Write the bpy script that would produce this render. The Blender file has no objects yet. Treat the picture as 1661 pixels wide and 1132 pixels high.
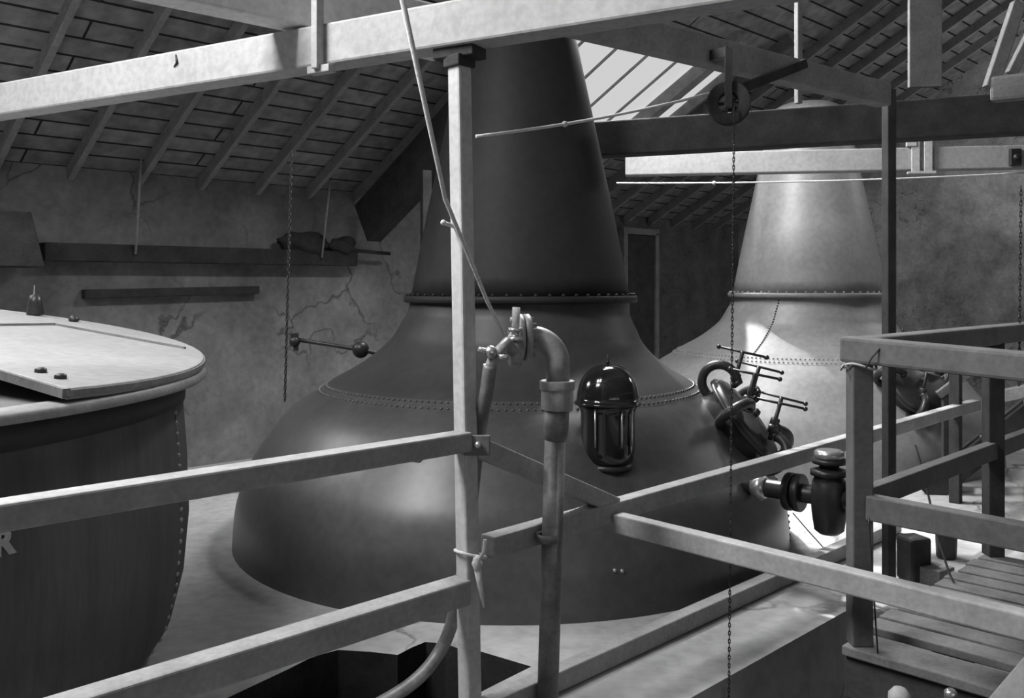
import bpy, bmesh, math, random
from mathutils import Vector, Matrix
random.seed(7)
S = bpy.context.scene
C = S.collection
R2 = math.sqrt(2.0)
PI = math.pi
# ------------------------------------------------------------------ camera, world, light
F, HOR, CZ = 1480.0, 465.0, 1.87          # focal length in pixels, horizon row, eye height
cam = bpy.data.cameras.new('camera')
cam.sensor_width = 36.0
cam.lens = 36.0 * F / 1661.0
cam.shift_y = -(566.0 - HOR) / 1661.0
cam.clip_end = 200
co = bpy.data.objects.new('camera', cam)
C.objects.link(co)
co.location = (0, 0, CZ)
co.rotation_euler = (PI / 2, 0, 0)
S.camera = co
S.view_settings.view_transform = 'Standard'
S.view_settings.look = 'None'
S.view_settings.gamma = 1
S.view_settings.use_curve_mapping = False
S.view_settings.exposure = 0.0
try:
    S.cycles.use_denoising = True
    S.cycles.max_bounces = 8
except Exception:
    pass
W = bpy.data.worlds.new('world')
S.world = W
W.use_nodes = True
W.node_tree.nodes['Background'].inputs[0].default_value = (0.92, 0.92, 0.92, 1)
W.node_tree.nodes['Background'].inputs[1].default_value = 0.74


def U(u, v, z=0.0):
    """building axes (45 degrees to the camera): u along the wall, v across the room"""
    return Vector(((u + v) / R2, (u - v) / R2, z))


ROOF0, PITCH, VW, RIDGE = 3.0, 0.55, -9.04, 6.0


def roof(u, s, drop=0.0):
    """point on the far slope of the roof, s metres in from the wall"""
    z = ROOF0 + PITCH * s if s <= RIDGE else ROOF0 + PITCH * (2 * RIDGE - s)
    return U(u, VW + s, z - drop)


def skylight_lamp(name, u, s, su, ss, power, off=.25):
    l = bpy.data.lights.new(name, 'AREA')
    l.shape = 'RECTANGLE'
    l.size, l.size_y = su, ss
    l.energy = power
    o = bpy.data.objects.new(name, l)
    C.objects.link(o)
    far = s <= RIDGE
    sgn = 1 if far else -1
    n = (U(0, PITCH * sgn, 0) - Vector((0, 0, 1)))   # into the room
    n.normalize()
    o.location = roof(u, s) - n * off
    x = U(1, 0, 0).normalized()
    zax = -n
    y = zax.cross(x)
    o.rotation_euler = Matrix((x, y, zax)).transposed().to_euler()
    return o


SKY_FAR = (6.9, 10.1, 1.55, 2.95)      # u0, u1, s0, s1 : the skylight in view
SKY_HIGH = (5.2, 7.3, 3.1, 4.2)        # skylight above the middle of the room
SKY_NEAR = (-2.4, 1.2, 4.1, 5.6)       # skylight above the left-hand railing
FILL_SKY_LEFT = (0.1, 1.9, 0.7, 1.8)       # small unseen skylight, added to brighten the left wall and floor
FILL_SKY_RIGHT = (12.9, 14.7, 7.2, 8.5)     # unseen skylight, added on the other slope to light the back wall

skylight_lamp('daylight_high', 6.25, 3.65, 2.0, 1.0, 520, -.12)
skylight_lamp('fill_left', 1.0, 1.25, 1.8, 1.05, 170)
skylight_lamp('fill_right', 13.8, 7.85, 1.7, 1.2, 110, -.12)
skylight_lamp('daylight_near', -0.6, 4.85, 3.4, 1.4, 700, -.12)
wl_ = bpy.data.lights.new('fill_front', 'AREA')  # unseen fill light behind the camera, added to lift the dark tones
wl_.shape = 'RECTANGLE'
wl_.size, wl_.size_y = 7.0, 1.6
wl_.energy = 48
wo_ = bpy.data.objects.new('fill_front', wl_)
C.objects.link(wo_)
wo_.location = U(-0.5, 4.35, 1.5)
zx = U(0, 1, 0).normalized()
xx = U(1, 0, 0).normalized()
wo_.rotation_euler = Matrix((xx, zx.cross(xx), zx)).transposed().to_euler()
sl_ = bpy.data.lights.new('sun', 'SUN')
sl_.energy = 8.0
sl_.angle = .02
so_ = bpy.data.objects.new('sun', sl_)
C.objects.link(so_)
tr = U(-.52, 1.0, -1.12)
so_.rotation_euler = tr.to_track_quat('-Z', 'Y').to_euler()


def P(px, py, Y):
    return Vector(((px - 830.5) / F * Y, Y, CZ - (py - HOR) / F * Y))


# ------------------------------------------------------------------ materials
def mat(name, c0, c1, scale=6.0, rough=0.7, metal=0.0, bump=0.15, stretch=(1, 1, 1), detail=6, spec=0.4,
        cracks=0.0, crack_scale=1.2, coat=0.0, spots=0.0):
    m = bpy.data.materials.new(name)
    m.use_nodes = True
    nt = m.node_tree
    N, L = nt.nodes, nt.links
    b = N['Principled BSDF']
    tc = N.new('ShaderNodeTexCoord')
    mp = N.new('ShaderNodeMapping')
    mp.inputs['Scale'].default_value = stretch
    L.new(tc.outputs['Object'], mp.inputs['Vector'])
    nz = N.new('ShaderNodeTexNoise')
    nz.inputs['Scale'].default_value = scale
    nz.inputs['Detail'].default_value = detail
    nz.inputs['Roughness'].default_value = 0.65
    L.new(mp.outputs[0], nz.inputs['Vector'])
    cr = N.new('ShaderNodeValToRGB')
    cr.color_ramp.elements[0].position = 0.3
    cr.color_ramp.elements[1].position = 0.7
    cr.color_ramp.elements[0].color = (c0, c0, c0, 1)
    cr.color_ramp.elements[1].color = (c1, c1, c1, 1)
    L.new(nz.outputs['Fac'], cr.inputs[0])
    col = cr.outputs[0]
    n2 = N.new('ShaderNodeTexNoise')
    n2.inputs['Scale'].default_value = scale * 9
    n2.inputs['Detail'].default_value = 3
    L.new(mp.outputs[0], n2.inputs['Vector'])
    mx = N.new('ShaderNodeMixRGB')
    mx.blend_type = 'MULTIPLY'
    mx.inputs[0].default_value = 0.35
    c2 = N.new('ShaderNodeValToRGB')
    c2.color_ramp.elements[0].position = 0.35
    c2.color_ramp.elements[1].position = 0.62
    c2.color_ramp.elements[0].color = (.55, .55, .55, 1)
    L.new(n2.outputs['Fac'], c2.inputs[0])
    L.new(col, mx.inputs[1])
    L.new(c2.outputs[0], mx.inputs[2])
    col = mx.outputs[0]
    if cracks > 0:
        w = N.new('ShaderNodeTexNoise')
        w.inputs['Scale'].default_value = crack_scale * 2.2
        w.inputs['Detail'].default_value = 5
        L.new(tc.outputs['Object'], w.inputs['Vector'])
        ad = N.new('ShaderNodeMixRGB')
        ad.blend_type = 'LINEAR_LIGHT'
        ad.inputs[0].default_value = 0.35
        L.new(tc.outputs['Object'], ad.inputs[1])
        L.new(w.outputs['Color'], ad.inputs[2])
        vo = N.new('ShaderNodeTexVoronoi')
        vo.feature = 'DISTANCE_TO_EDGE'
        vo.inputs['Scale'].default_value = crack_scale
        L.new(ad.outputs[0], vo.inputs['Vector'])
        lt = N.new('ShaderNodeMapRange')
        lt.inputs[1].default_value = 0.0
        lt.inputs[2].default_value = 0.022
        lt.inputs[3].default_value = 1.0
        lt.inputs[4].default_value = 0.0
        L.new(vo.outputs['Distance'], lt.inputs[0])
        gate = N.new('ShaderNodeTexNoise')
        gate.inputs['Scale'].default_value = 0.8
        L.new(tc.outputs['Object'], gate.inputs['Vector'])
        g2 = N.new('ShaderNodeMapRange')
        g2.inputs[1].default_value = 0.5
        g2.inputs[2].default_value = 0.6
        L.new(gate.outputs['Fac'], g2.inputs[0])
        mu = N.new('ShaderNodeMath')
        mu.operation = 'MULTIPLY'
        L.new(lt.outputs[0], mu.inputs[0])
        L.new(g2.outputs[0], mu.inputs[1])
        mu2 = N.new('ShaderNodeMath')
        mu2.operation = 'MULTIPLY'
        mu2.inputs[1].default_value = cracks
        L.new(mu.outputs[0], mu2.inputs[0])
        mc = N.new('ShaderNodeMixRGB')
        mc.inputs[2].default_value = (.03, .03, .03, 1)
        L.new(mu2.outputs[0], mc.inputs[0])
        L.new(col, mc.inputs[1])
        col = mc.outputs[0]
    L.new(col, b.inputs['Base Color'])
    b.inputs['Roughness'].default_value = rough
    b.inputs['Metallic'].default_value = metal
    b.inputs['Specular IOR Level'].default_value = spec
    b.inputs['Coat Weight'].default_value = coat
    if bump > 0:
        bp = N.new('ShaderNodeBump')
        bp.inputs['Strength'].default_value = bump
        bp.inputs['Distance'].default_value = 0.02
        L.new(nz.outputs['Fac'], bp.inputs['Height'])
        L.new(bp.outputs[0], b.inputs['Normal'])
    return m


M = {}
M['whitewash'] = mat('whitewashed_timber', .33, .41, 3, .8, bump=.2)
M['toned_down_wash'] = mat('toned_down_whitewash', .25, .32, 3, .8, bump=.2)  # darker copy of the whitewash, offsets the strong skylight lamp
M['bright_wash'] = mat('brightened_whitewash', .56, .68, 3, .8, bump=.2)  # lighter copy of the whitewash, makes up for weak light on the purlin
M['rail'] = mat('worn_pale_rail', .23, .35, 5, .6, bump=.2)
M['rail_dim'] = mat('dark_worn_rail', .065, .12, 5, .7, bump=.2)
M['rail_dark'] = mat('worn_grey_rail', .10, .17, 5, .7, bump=.2)
M['post'] = mat('painted_post', .36, .50, 4, .7, bump=.15)
M['dark_wood'] = mat('dark_timber', .028, .055, 6, .85, bump=.3, spec=.2)
M['mid_wood'] = mat('grey_timber', .13, .22, 6, .85, bump=.3, spec=.2)
M['grey_wood'] = mat('weathered_grey_timber', .22, .34, 5, .85, bump=.3, spec=.2)
M['board'] = mat('deck_board', .11, .19, 7, .8, bump=.3, spec=.2)
M['plaster'] = mat('rough_plaster', .13, .28, 1.6, .95, bump=.5, spec=.1, cracks=.7, crack_scale=1.0)
M['plaster_dark'] = mat('dark_plaster', .06, .12, 2.5, .95, bump=.5, spec=.1, cracks=.5)  # darker plaster; on the unseen walls it cuts bounced light
M['stained'] = mat('stained_plaster', .20, .50, 2.2, .95, bump=.8, spec=.1, cracks=.9, crack_scale=2.2)
M['floor'] = mat('worn_cement', .33, .48, 1.3, .9, bump=.2, spec=.2, cracks=.7, crack_scale=.9)
M['pit'] = mat('pit_shade', .02, .04, 4, .95, bump=.4, spec=.05)  # near-black, the shade inside the hole put into its lining
M['copper_neck_shade'] = mat('neck_shade_copper', .018, .028, 2.0, .6, .0, bump=.04, spec=.2)  # same copper, darkened for the shade on the near neck
M['copper_shoulder_shade'] = mat('shoulder_shade_copper', .04, .06, 2.0, .48, .1, bump=.04, spec=.35)  # same copper, with the shade of the near shoulder in its colour
M['copper_dark'] = mat('shaded_copper', .06, .092, 2.0, .40, .15, bump=.04, spec=.5)  # copper toned for the less lit near still
M['copper_light'] = mat('lit_copper', .19, .25, 2.0, .5, .1, bump=.04, spec=.5)  # same copper, lightened for the strongly lit far still
M['iron'] = mat('black_iron', .03, .05, 8, .4, .4, bump=.1)
M['pipe'] = mat('painted_pipe', .10, .24, 9, .5, .2, bump=.2)
M['pipe_pale'] = mat('scuffed_pipe', .22, .36, 9, .5, .2, bump=.2)
M['steel'] = mat('bright_steel', .45, .6, 10, .3, .8, bump=.05)
M['gloss'] = mat('black_enamel', .012, .018, 3, .12, 0, bump=0, spec=.6)
M['vat'] = mat('painted_iron_vat', .055, .10, 1.6, .6, .1, bump=.08, stretch=(3, 3, .4))
M['vat_band'] = mat('vat_band_rim_shade', .02, .035, 3, .6, bump=.1)  # dark band, with the shadow under the rim in its colour
M['vat_top'] = mat('vat_top_boards', .10, .18, 4, .8, bump=.2)
M['lid'] = mat('white_painted_lid', .25, .29, 2, .6, bump=.05)
M['rafter'] = mat('rafter_timber', .20, .30, 6, .85, bump=.3, spec=.2)
M['rope'] = mat('pale_rope', .5, .65, 30, .9, bump=.3)
M['rope_dark'] = mat('dark_cord', .05, .09, 30, .9, bump=.3)
M['heap'] = mat('dark_sacking', .03, .06, 9, .95, bump=.6, spec=.05)
M['paint'] = mat('pale_lettering', .33, .42, 9, .8, bump=0)
M['stonefloor'] = mat('lower_floor', .03, .05, 3, .95, bump=.3, spec=.1)


def roof_mat():
    m = bpy.data.materials.new('lapped_roof_boards')
    m.use_nodes = True
    N, L = m.node_tree.nodes, m.node_tree.links
    b = N['Principled BSDF']
    uv = N.new('ShaderNodeUVMap')
    uv.uv_map = 'us'
    br = N.new('ShaderNodeTexBrick')
    br.offset = 0.37
    br.inputs['Scale'].default_value = 1.0
    br.inputs['Brick Width'].default_value = 4.3
    br.inputs['Row Height'].default_value = 0.19
    br.inputs['Mortar Size'].default_value = 0.012
    br.inputs['Mortar Smooth'].default_value = 0.3
    br.inputs['Color1'].default_value = (.25, .25, .25, 1)
    br.inputs['Color2'].default_value = (.33, .33, .33, 1)
    br.inputs['Mortar'].default_value = (.035, .035, .035, 1)
    L.new(uv.outputs[0], br.inputs['Vector'])
    nz = N.new('ShaderNodeTexNoise')
    nz.inputs['Scale'].default_value = 7
    nz.inputs['Detail'].default_value = 8
    L.new(uv.outputs[0], nz.inputs['Vector'])
    rp = N.new('ShaderNodeValToRGB')
    rp.color_ramp.elements[0].position = .3
    rp.color_ramp.elements[1].position = .7
    rp.color_ramp.elements[0].color = (.45, .45, .45, 1)
    L.new(nz.outputs['Fac'], rp.inputs[0])
    mx = N.new('ShaderNodeMixRGB')
    mx.blend_type = 'MULTIPLY'
    mx.inputs[0].default_value = .9
    L.new(br.outputs['Color'], mx.inputs[1])
    L.new(rp.outputs[0], mx.inputs[2])
    L.new(mx.outputs[0], b.inputs['Base Color'])
    b.inputs['Roughness'].default_value = .9
    b.inputs['Specular IOR Level'].default_value = .1
    bp = N.new('ShaderNodeBump')
    bp.inputs['Strength'].default_value = .5
    bp.inputs['Distance'].default_value = .03
    L.new(br.outputs['Fac'], bp.inputs['Height'])
    bp.invert = True
    L.new(bp.outputs[0], b.inputs['Normal'])
    return m


M['roof'] = roof_mat()


def glass_mat():
    m = bpy.data.materials.new('dusty_window_glass')
    m.use_nodes = True
    N, L = m.node_tree.nodes, m.node_tree.links
    b = N['Principled BSDF']
    b.inputs['Base Color'].default_value = (.8, .8, .8, 1)
    b.inputs['Roughness'].default_value = .1
    t = N.new('ShaderNodeBsdfTransparent')
    mx = N.new('ShaderNodeMixShader')
    mx.inputs[0].default_value = .06
    L.new(t.outputs[0], mx.inputs[1])
    L.new(b.outputs[0], mx.inputs[2])
    L.new(mx.outputs[0], N['Material Output'].inputs['Surface'])
    return m


M['glass'] = glass_mat()
fg = bpy.data.materials.new('sun_blocking_glass')  # translucent panes for unseen skylights, added to block direct sun
fg.use_nodes = True
tl = fg.node_tree.nodes.new('ShaderNodeBsdfTranslucent')
tl.inputs[0].default_value = (.6, .6, .6, 1)
fg.node_tree.links.new(tl.outputs[0], fg.node_tree.nodes['Material Output'].inputs['Surface'])
M['sun_block'] = fg


# ------------------------------------------------------------------ mesh builder
class MB:
    def __init__(self):
        self.v, self.f, self.smooth = [], [], []

    def add(self, verts, faces, smooth=False):
        k = len(self.v)
        self.v += [Vector(p) for p in verts]
        for f in faces:
            self.f.append([i + k for i in f])
            self.smooth.append(smooth)
        return self

    def bar(self, a, b, w, h, up=(0, 0, 1), top=False, side=None):
        """rectangular bar from a to b; w across, h along up; top=True: a, b lie on the top face"""
        a, b, up = Vector(a), Vector(b), Vector(up)
        d = (b - a).normalized()
        s = side or d.cross(up)
        s = Vector(s).normalized()
        n = s.cross(d).normalized()
        if top:
            a = a - n * h / 2
            b = b - n * h / 2
        vs = []
        for p in (a, b):
            for (i, j) in ((-1, -1), (1, -1), (1, 1), (-1, 1)):
                vs.append(p + s * (i * w / 2) + n * (j * h / 2))
        return self.add(vs, [(0, 1, 2, 3)[::-1], (4, 5, 6, 7), (0, 1, 5, 4), (1, 2, 6, 5), (2, 3, 7, 6), (3, 0, 4, 7)])

    def box(self, c, sx, sy, sz, rz=0.0):
        c = Vector(c)
        ca, sa = math.cos(rz), math.sin(rz)
        vs = []
        for z in (-1, 1):
            for (i, j) in ((-1, -1), (1, -1), (1, 1), (-1, 1)):
                x, y = i * sx / 2, j * sy / 2
                vs.append(c + Vector((x * ca - y * sa, x * sa + y * ca, z * sz / 2)))
        return self.add(vs, [(3, 2, 1, 0), (4, 5, 6, 7), (0, 1, 5, 4), (1, 2, 6, 5), (2, 3, 7, 6), (3, 0, 4, 7)])

    def tube(self, pts, r, n=12, caps=True):
        pts = [Vector(p) for p in pts]
        rs = r if isinstance(r, (list, tuple)) else [r] * len(pts)
        d = (pts[1] - pts[0]).normalized()
        ref = Vector((0, 0, 1)) if abs(d.z) < .9 else Vector((1, 0, 0))
        s = d.cross(ref).normalized()
        vs, fs = [], []
        for i, p in enumerate(pts):
            if i == 0:
                t = pts[1] - pts[0]
            elif i == len(pts) - 1:
                t = pts[-1] - pts[-2]
            else:
                t = (pts[i + 1] - pts[i]).normalized() + (pts[i] - pts[i - 1]).normalized()
            t.normalize()
            s = (s - t * s.dot(t)).normalized()
            q = t.cross(s)
            for k in range(n):
                a = 2 * PI * k / n
                vs.append(p + (s * math.cos(a) + q * math.sin(a)) * rs[i])
        for i in range(len(pts) - 1):
            for k in range(n):
                k2 = (k + 1) % n
                fs.append((i * n + k, i * n + k2, (i + 1) * n + k2, (i + 1) * n + k))
        self.add(vs, fs, True)
        if caps:
            m = len(self.v)
            self.add([], [])
            b0 = m - len(vs)
            self.f.append([b0 + k for k in range(n)][::-1])
            self.smooth.append(False)
            self.f.append([b0 + (len(pts) - 1) * n + k for k in range(n)])
            self.smooth.append(False)
        return self

    def lathe(self, prof, o=(0, 0, 0), axis=(0, 0, 1), n=48, caps=True):
        """prof: list of (radius, height along the axis)"""
        o, ax = Vector(o), Vector(axis).normalized()
        ref = Vector((1, 0, 0)) if abs(ax.x) < .9 else Vector((0, 1, 0))
        s = (ref - ax * ref.dot(ax)).normalized()
        q = ax.cross(s)
        vs, fs = [], []
        for pt in prof:
            r, h = pt[0], pt[1]
            sh = Vector((pt[2], 0, 0)) if len(pt) > 2 else Vector((0, 0, 0))
            for k in range(n):
                a = 2 * PI * k / n
                vs.append(o + sh + ax * h + (s * math.cos(a) + q * math.sin(a)) * max(r, 1e-4))
        for i in range(len(prof) - 1):
            for k in range(n):
                k2 = (k + 1) % n
                fs.append((i * n + k, i * n + k2, (i + 1) * n + k2, (i + 1) * n + k))
        base = len(self.v)
        self.add(vs, fs, True)
        if caps:
            self.f.append([base + k for k in range(n)][::-1])
            self.smooth.append(False)
            self.f.append([base + (len(prof) - 1) * n + k for k in range(n)])
            self.smooth.append(False)
        return self

    def ball(self, c, r, n=12, sz=1.0):
        prof = [(r * math.sin(PI * i / (n // 2 + 2)), -r * sz * math.cos(PI * i / (n // 2 + 2))) for i in range(n // 2 + 3)]
        return self.lathe(prof, c, n=n, caps=False)

    def arc(self, c, e1, e2, R, r, a0, a1, n=16, m=10):
        c, e1, e2 = Vector(c), Vector(e1).normalized(), Vector(e2).normalized()
        closed = abs(abs(a1 - a0) - 2 * PI) < 1e-3
        pts = [c + (e1 * math.cos(a0 + (a1 - a0) * i / n) + e2 * math.sin(a0 + (a1 - a0) * i / n)) * R for i in range(n + 1)]
        return self.tube(pts, r, m, caps=not closed)

    def poly(self, pts, thick, direction=(0, 0, -1)):
        """flat polygon given thickness"""
        d = Vector(direction).normalized() * thick
        k = len(pts)
        vs = [Vector(p) for p in pts] + [Vector(p) + d for p in pts]
        fs = [list(range(k)), list(range(2 * k - 1, k - 1, -1))]
        for i in range(k):
            j = (i + 1) % k
            fs.append([i, i + k, j + k, j])
        return self.add(vs, fs)


def mesh_obj(name, mb, material, parent=None, origin=(0, 0, 0), bevel=0.0):
    me = bpy.data.meshes.new(name)
    o3 = Vector(origin)
    me.from_pydata([tuple(v - o3) for v in mb.v], [], mb.f)
    me.polygons.foreach_set('use_smooth', mb.smooth)
    bm = bmesh.new()
    bm.from_mesh(me)
    bmesh.ops.recalc_face_normals(bm, faces=bm.faces)
    bm.to_mesh(me)
    bm.free()
    me.materials.append(material)
    o = bpy.data.objects.new(name, me)
    C.objects.link(o)
    if parent is not None:
        o.parent = parent
    else:
        o.location = o3
    if bevel > 0:
        b = o.modifiers.new('bevel', 'BEVEL')
        b.width = bevel
        b.segments = 2
        b.limit_method = 'ANGLE'
        b.angle_limit = math.radians(50)
    return o


def tag(o, label, cat, group=None):
    o['label'] = label
    o['category'] = cat
    o['kind'] = 'thing'
    if group:
        o['group'] = group
    return o


class Thing:
    def __init__(self, name, label, cat, origin, group=None):
        self.e = bpy.data.objects.new(name, None)
        self.e.empty_display_size = .2
        C.objects.link(self.e)
        self.o = Vector(origin)
        self.e.location = self.o
        tag(self.e, label, cat, group)

    def part(self, name, mb, material, parent=None, bevel=0.0, label=None):
        o = mesh_obj(name, mb, material, parent or self.e, self.o, bevel)
        if label:
            o['label'] = label
        return o


def single(name, mb, material, label, cat, origin, bevel=0.0, group=None):
    o = mesh_obj(name, mb, material, None, origin, bevel)
    return tag(o, label, cat, group)


def struct(name, mb, material, origin=(0, 0, 0)):
    o = mesh_obj(name, mb, material, None, origin)
    o['kind'] = 'structure'
    return o


# ------------------------------------------------------------------ room shell
EDGE = -2.36          # v of the edge of the raised cement floor
UEND = 15.0


def ground(px, py, z=0.0):
    Y = (CZ - z) * F / (py - HOR)
    return P(px, py, Y)


hole_px = [(330, 1150), (400, 1117), (470, 1084), (505, 1066), (548, 1054), (600, 1057), (645, 1062), (668, 1050), (690, 1041),
           (722, 1044), (745, 1052), (778, 1056), (862, 1081), (800, 1112), (742, 1142), (690, 1162), (500, 1170), (380, 1165)]
hole = [ground(*p) for p in hole_px]
fm = bmesh.new()
outer = [U(-9, VW), U(-9, EDGE), U(5.2, EDGE), U(5.2, 4.0), U(UEND, 4.0), U(UEND, VW)]
ov = [fm.verts.new(p) for p in outer]
hv = [fm.verts.new(p) for p in hole]
es = [fm.edges.new((ov[i], ov[(i + 1) % len(ov)])) for i in range(len(ov))]
es += [fm.edges.new((hv[i], hv[(i + 1) % len(hv)])) for i in range(len(hv))]
bmesh.ops.triangle_fill(fm, use_beauty=True, use_dissolve=False, edges=es)
for f in fm.faces:
    if f.normal.z < 0:
        f.normal_flip()
mb = MB()
fm.verts.index_update()
mb.add([v.co.copy() for v in fm.verts], [[v.index for v in f.verts] for f in fm.faces])
fm.free()
# sides of the slab and of the hole
for ring in (outer,):
    k = len(ring)
    vs = [p for p in ring] + [p - Vector((0, 0, .55 if ring is hole else 1.3)) for p in ring]
    mb.add(vs, [(i, (i + 1) % k, (i + 1) % k + k, i + k) for i in range(k)])
fl = bpy.data.meshes.new('floor')
fl.from_pydata([tuple(v) for v in mb.v], [], mb.f)
fl.materials.append(M['floor'])
fo = bpy.data.objects.new('floor', fl)
C.objects.link(fo)
fo['kind'] = 'structure'
cen = sum(hole, Vector()) / len(hole)
k = len(hole)
sd = MB().add([p for p in hole] + [p - Vector((0, 0, 1.2)) for p in hole], [(i, (i + 1) % k, (i + 1) % k + k, i + k) for i in range(k)])
struct('trim_3', sd, M['pit'])
struct('trim_1', MB().poly([cen + (p - cen) * 1.03 - Vector((0, 0, 1.2)) for p in hole], .05), M['pit'])
struct('trim_2', MB().poly([U(-9, EDGE, -1.3), U(-9, 4.5, -1.3), U(5.25, 4.5, -1.3), U(5.25, EDGE, -1.3)], .1), M['stonefloor'])
# walls
struct('wall_left', MB().poly([U(-9, VW, -.1), U(9.3, VW, -.1), U(9.3, VW, 3.02), U(-9, VW, 3.02)], .35, U(0, -1, 0)), M['plaster'])
struct('wall_far', MB().poly([U(9.3, VW, -.1), U(UEND, VW, -.1), U(UEND, VW, 3.02), U(9.3, VW, 3.02)], .35, U(0, -1, 0)), M['plaster_dark'])
gw = [U(UEND, VW, -.1), U(UEND, 4.0, -.1), U(UEND, 4.0, 2.45), roof(UEND, 6.0), U(UEND, VW, 3.0)]
wfm = MB()
for (ua, ub, za_, zb_) in ((-9, -4.0, -1.5, 2.45), (3.0, UEND, -1.5, 2.45), (-4.0, 3.0, -1.5, .75), (-4.0, 3.0, 2.2, 2.45)):
    wfm.poly([U(ua, 4.0, za_), U(ub, 4.0, za_), U(ub, 4.0, zb_), U(ua, 4.0, zb_)], .3, U(0, 1, 0))
struct('wall_front', wfm, M['plaster_dark'])
gl = [U(-9, VW, -1.5), U(-9, 4.0, -1.5), U(-9, 4.0, 2.45), roof(-9, 6.0), U(-9, VW, 3.0)]
struct('wall_right', MB().poly(gl, .3, U(-1, 0, 0)), M['plaster_dark'])
struct('wall_back', MB().poly(gw, .3, U(1, 0, 0)), M['stained'])


# roof : strips around the skylight openings, with uv = (u, s)
def roof_mesh(name, s0, s1, holes):
    us = sorted({-9.0, UEND + .2} | {h[0] for h in holes} | {h[1] for h in holes})
    ss = sorted({s0, s1} | {h[2] for h in holes} | {h[3] for h in holes})
    me = bpy.data.meshes.new(name)
    vs, fs, uvs = [], [], []
    for i in range(len(us) - 1):
        for j in range(len(ss) - 1):
            cu, cs = (us[i] + us[i + 1]) / 2, (ss[j] + ss[j + 1]) / 2
            if any(h[0] < cu < h[1] and h[2] < cs < h[3] for h in holes):
                continue
            for lift in (0.0, -0.06):
                k = len(vs)
                for (a, b) in ((us[i], ss[j]), (us[i + 1], ss[j]), (us[i + 1], ss[j + 1]), (us[i], ss[j + 1])):
                    vs.append(tuple(roof(a, b, lift)))
                    uvs.append((a, b))
                fs.append((k, k + 1, k + 2, k + 3))
    me.from_pydata(vs, [], fs)
    l = me.uv_layers.new(name='us')
    for p in me.polygons:
        for li in p.loop_indices:
            l.data[li].uv = uvs[me.loops[li].vertex_index]
    me.materials.append(M['roof'])
    o = bpy.data.objects.new(name, me)
    C.objects.link(o)
    o['kind'] = 'structure'
    return o


roof_mesh('ceiling', -.25, RIDGE, [SKY_FAR, SKY_HIGH, SKY_NEAR, FILL_SKY_LEFT])
roof_mesh('ceiling_near', RIDGE, 13.3, [FILL_SKY_RIGHT])


def skylight(name, box, bars, glass='glass'):
    u0, u1, s0, s1 = box
    lin = MB()
    for (a, b) in (((u0, s0), (u1, s0)), ((u0, s1), (u1, s1)), ((u0, s0), (u0, s1)), ((u1, s0), (u1, s1))):
        lin.bar(roof(*a), roof(*b), .06, .14)
    fr = struct(name, lin, M['mid_wood'])
    for k in range(1, bars + 1):
        u = u0 + (u1 - u0) * k / (bars + 1)
        b = mesh_obj('glazing_bar', MB().bar(roof(u, s0, -.02), roof(u, s1, -.02), .016, .03), M['grey_wood'], fr)
    g = mesh_obj('pane', MB().poly([roof(u0, s0, -.05), roof(u1, s0, -.05), roof(u1, s1, -.05), roof(u0, s1, -.05)], .006), M[glass], fr)
    return fr


skylight('window_1', SKY_FAR, 5)
skylight('window_2', SKY_HIGH, 4, 'sun_block')
skylight('window_3', SKY_NEAR, 5, 'sun_block')
skylight('window_left_added', FILL_SKY_LEFT, 3)
skylight('window_right_added', FILL_SKY_RIGHT, 3, 'sun_block')
wf = MB()
for z_ in (.75, 2.2):
    wf.bar(U(-4.05, 3.98, z_), U(3.05, 3.98, z_), .12, .08)
for k_ in range(6):
    wf.bar(U(-4.0 + 1.4 * k_, 3.98, .75), U(-4.0 + 1.4 * k_, 3.98, 2.2), .06, .06, up=U(1, 0, 0))
w6 = struct('window_fill', wf, M['mid_wood'])  # unseen window, added around the front fill lamp
mesh_obj('pane', MB().poly([U(-4.0, 4.02, .75), U(3.0, 4.02, .75), U(3.0, 4.02, 2.2), U(-4.0, 4.02, 2.2)], .006, U(0, 1, 0)), M['glass'], w6)

# door in the far wall
d = struct('door_1', MB().box(U(11.9, VW + .05, 1.35), .74, .06, 2.7, PI / 4), M['dark_wood'])
fr = MB()
for du in (-.42, .42):
    fr.box(U(11.9 + du, VW + .06, 1.37), .1, .1, 2.74, PI / 4)
fr.box(U(11.9, VW + .06, 2.76), .94, .1, .1, PI / 4)
mesh_obj('door_frame', fr, M['mid_wood'], d)

# rafters of the far slope
first = None
for k in range(-6, 18):
    u = 3.79 + .65 * k
    inside = SKY_FAR[0] - .08 < u < SKY_FAR[1] + .08
    inhigh = SKY_HIGH[0] - .08 < u < SKY_HIGH[1] + .08 or SKY_NEAR[0] - .08 < u < SKY_NEAR[1] + .08 or FILL_SKY_LEFT[0] - .08 < u < FILL_SKY_LEFT[1] + .08
    s1 = SKY_FAR[2] - .06 if inside else (SKY_HIGH[2] - .06 if inhigh else RIDGE - .05)
    if FILL_SKY_LEFT[0] - .08 < u < FILL_SKY_LEFT[1] + .08:
        s1 = FILL_SKY_LEFT[2] - .06
    if u > 14.7:
        break
    if abs(u - 10.32) < .2 or abs(u - 9.42) < .15:
        continue
    single('rafter', MB().bar(roof(u, -.02, .065), roof(u, s1, .065), .06, .12), M['rafter'],
           'slim dark rafter in the row under the boarded roof slope', 'rafter',
           roof(u, 0), .006, 'rafters of the boarded roof slope')
single('rafter', MB().bar(roof(9.42, .3, .09), roof(9.42, 3.4, .09), .15, .16), M['grey_wood'],
       'broad grey rafter crossing the glazed skylight', 'rafter', roof(9.42, 0), .006)
single('rafter', MB().bar(roof(10.32, .2, .1), roof(10.32, 3.6, .1), .16, .18), M['mid_wood'],
       'broad grey rafter along the right-hand edge of the glazed skylight', 'rafter', roof(10.32, 0), .006)
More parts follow.
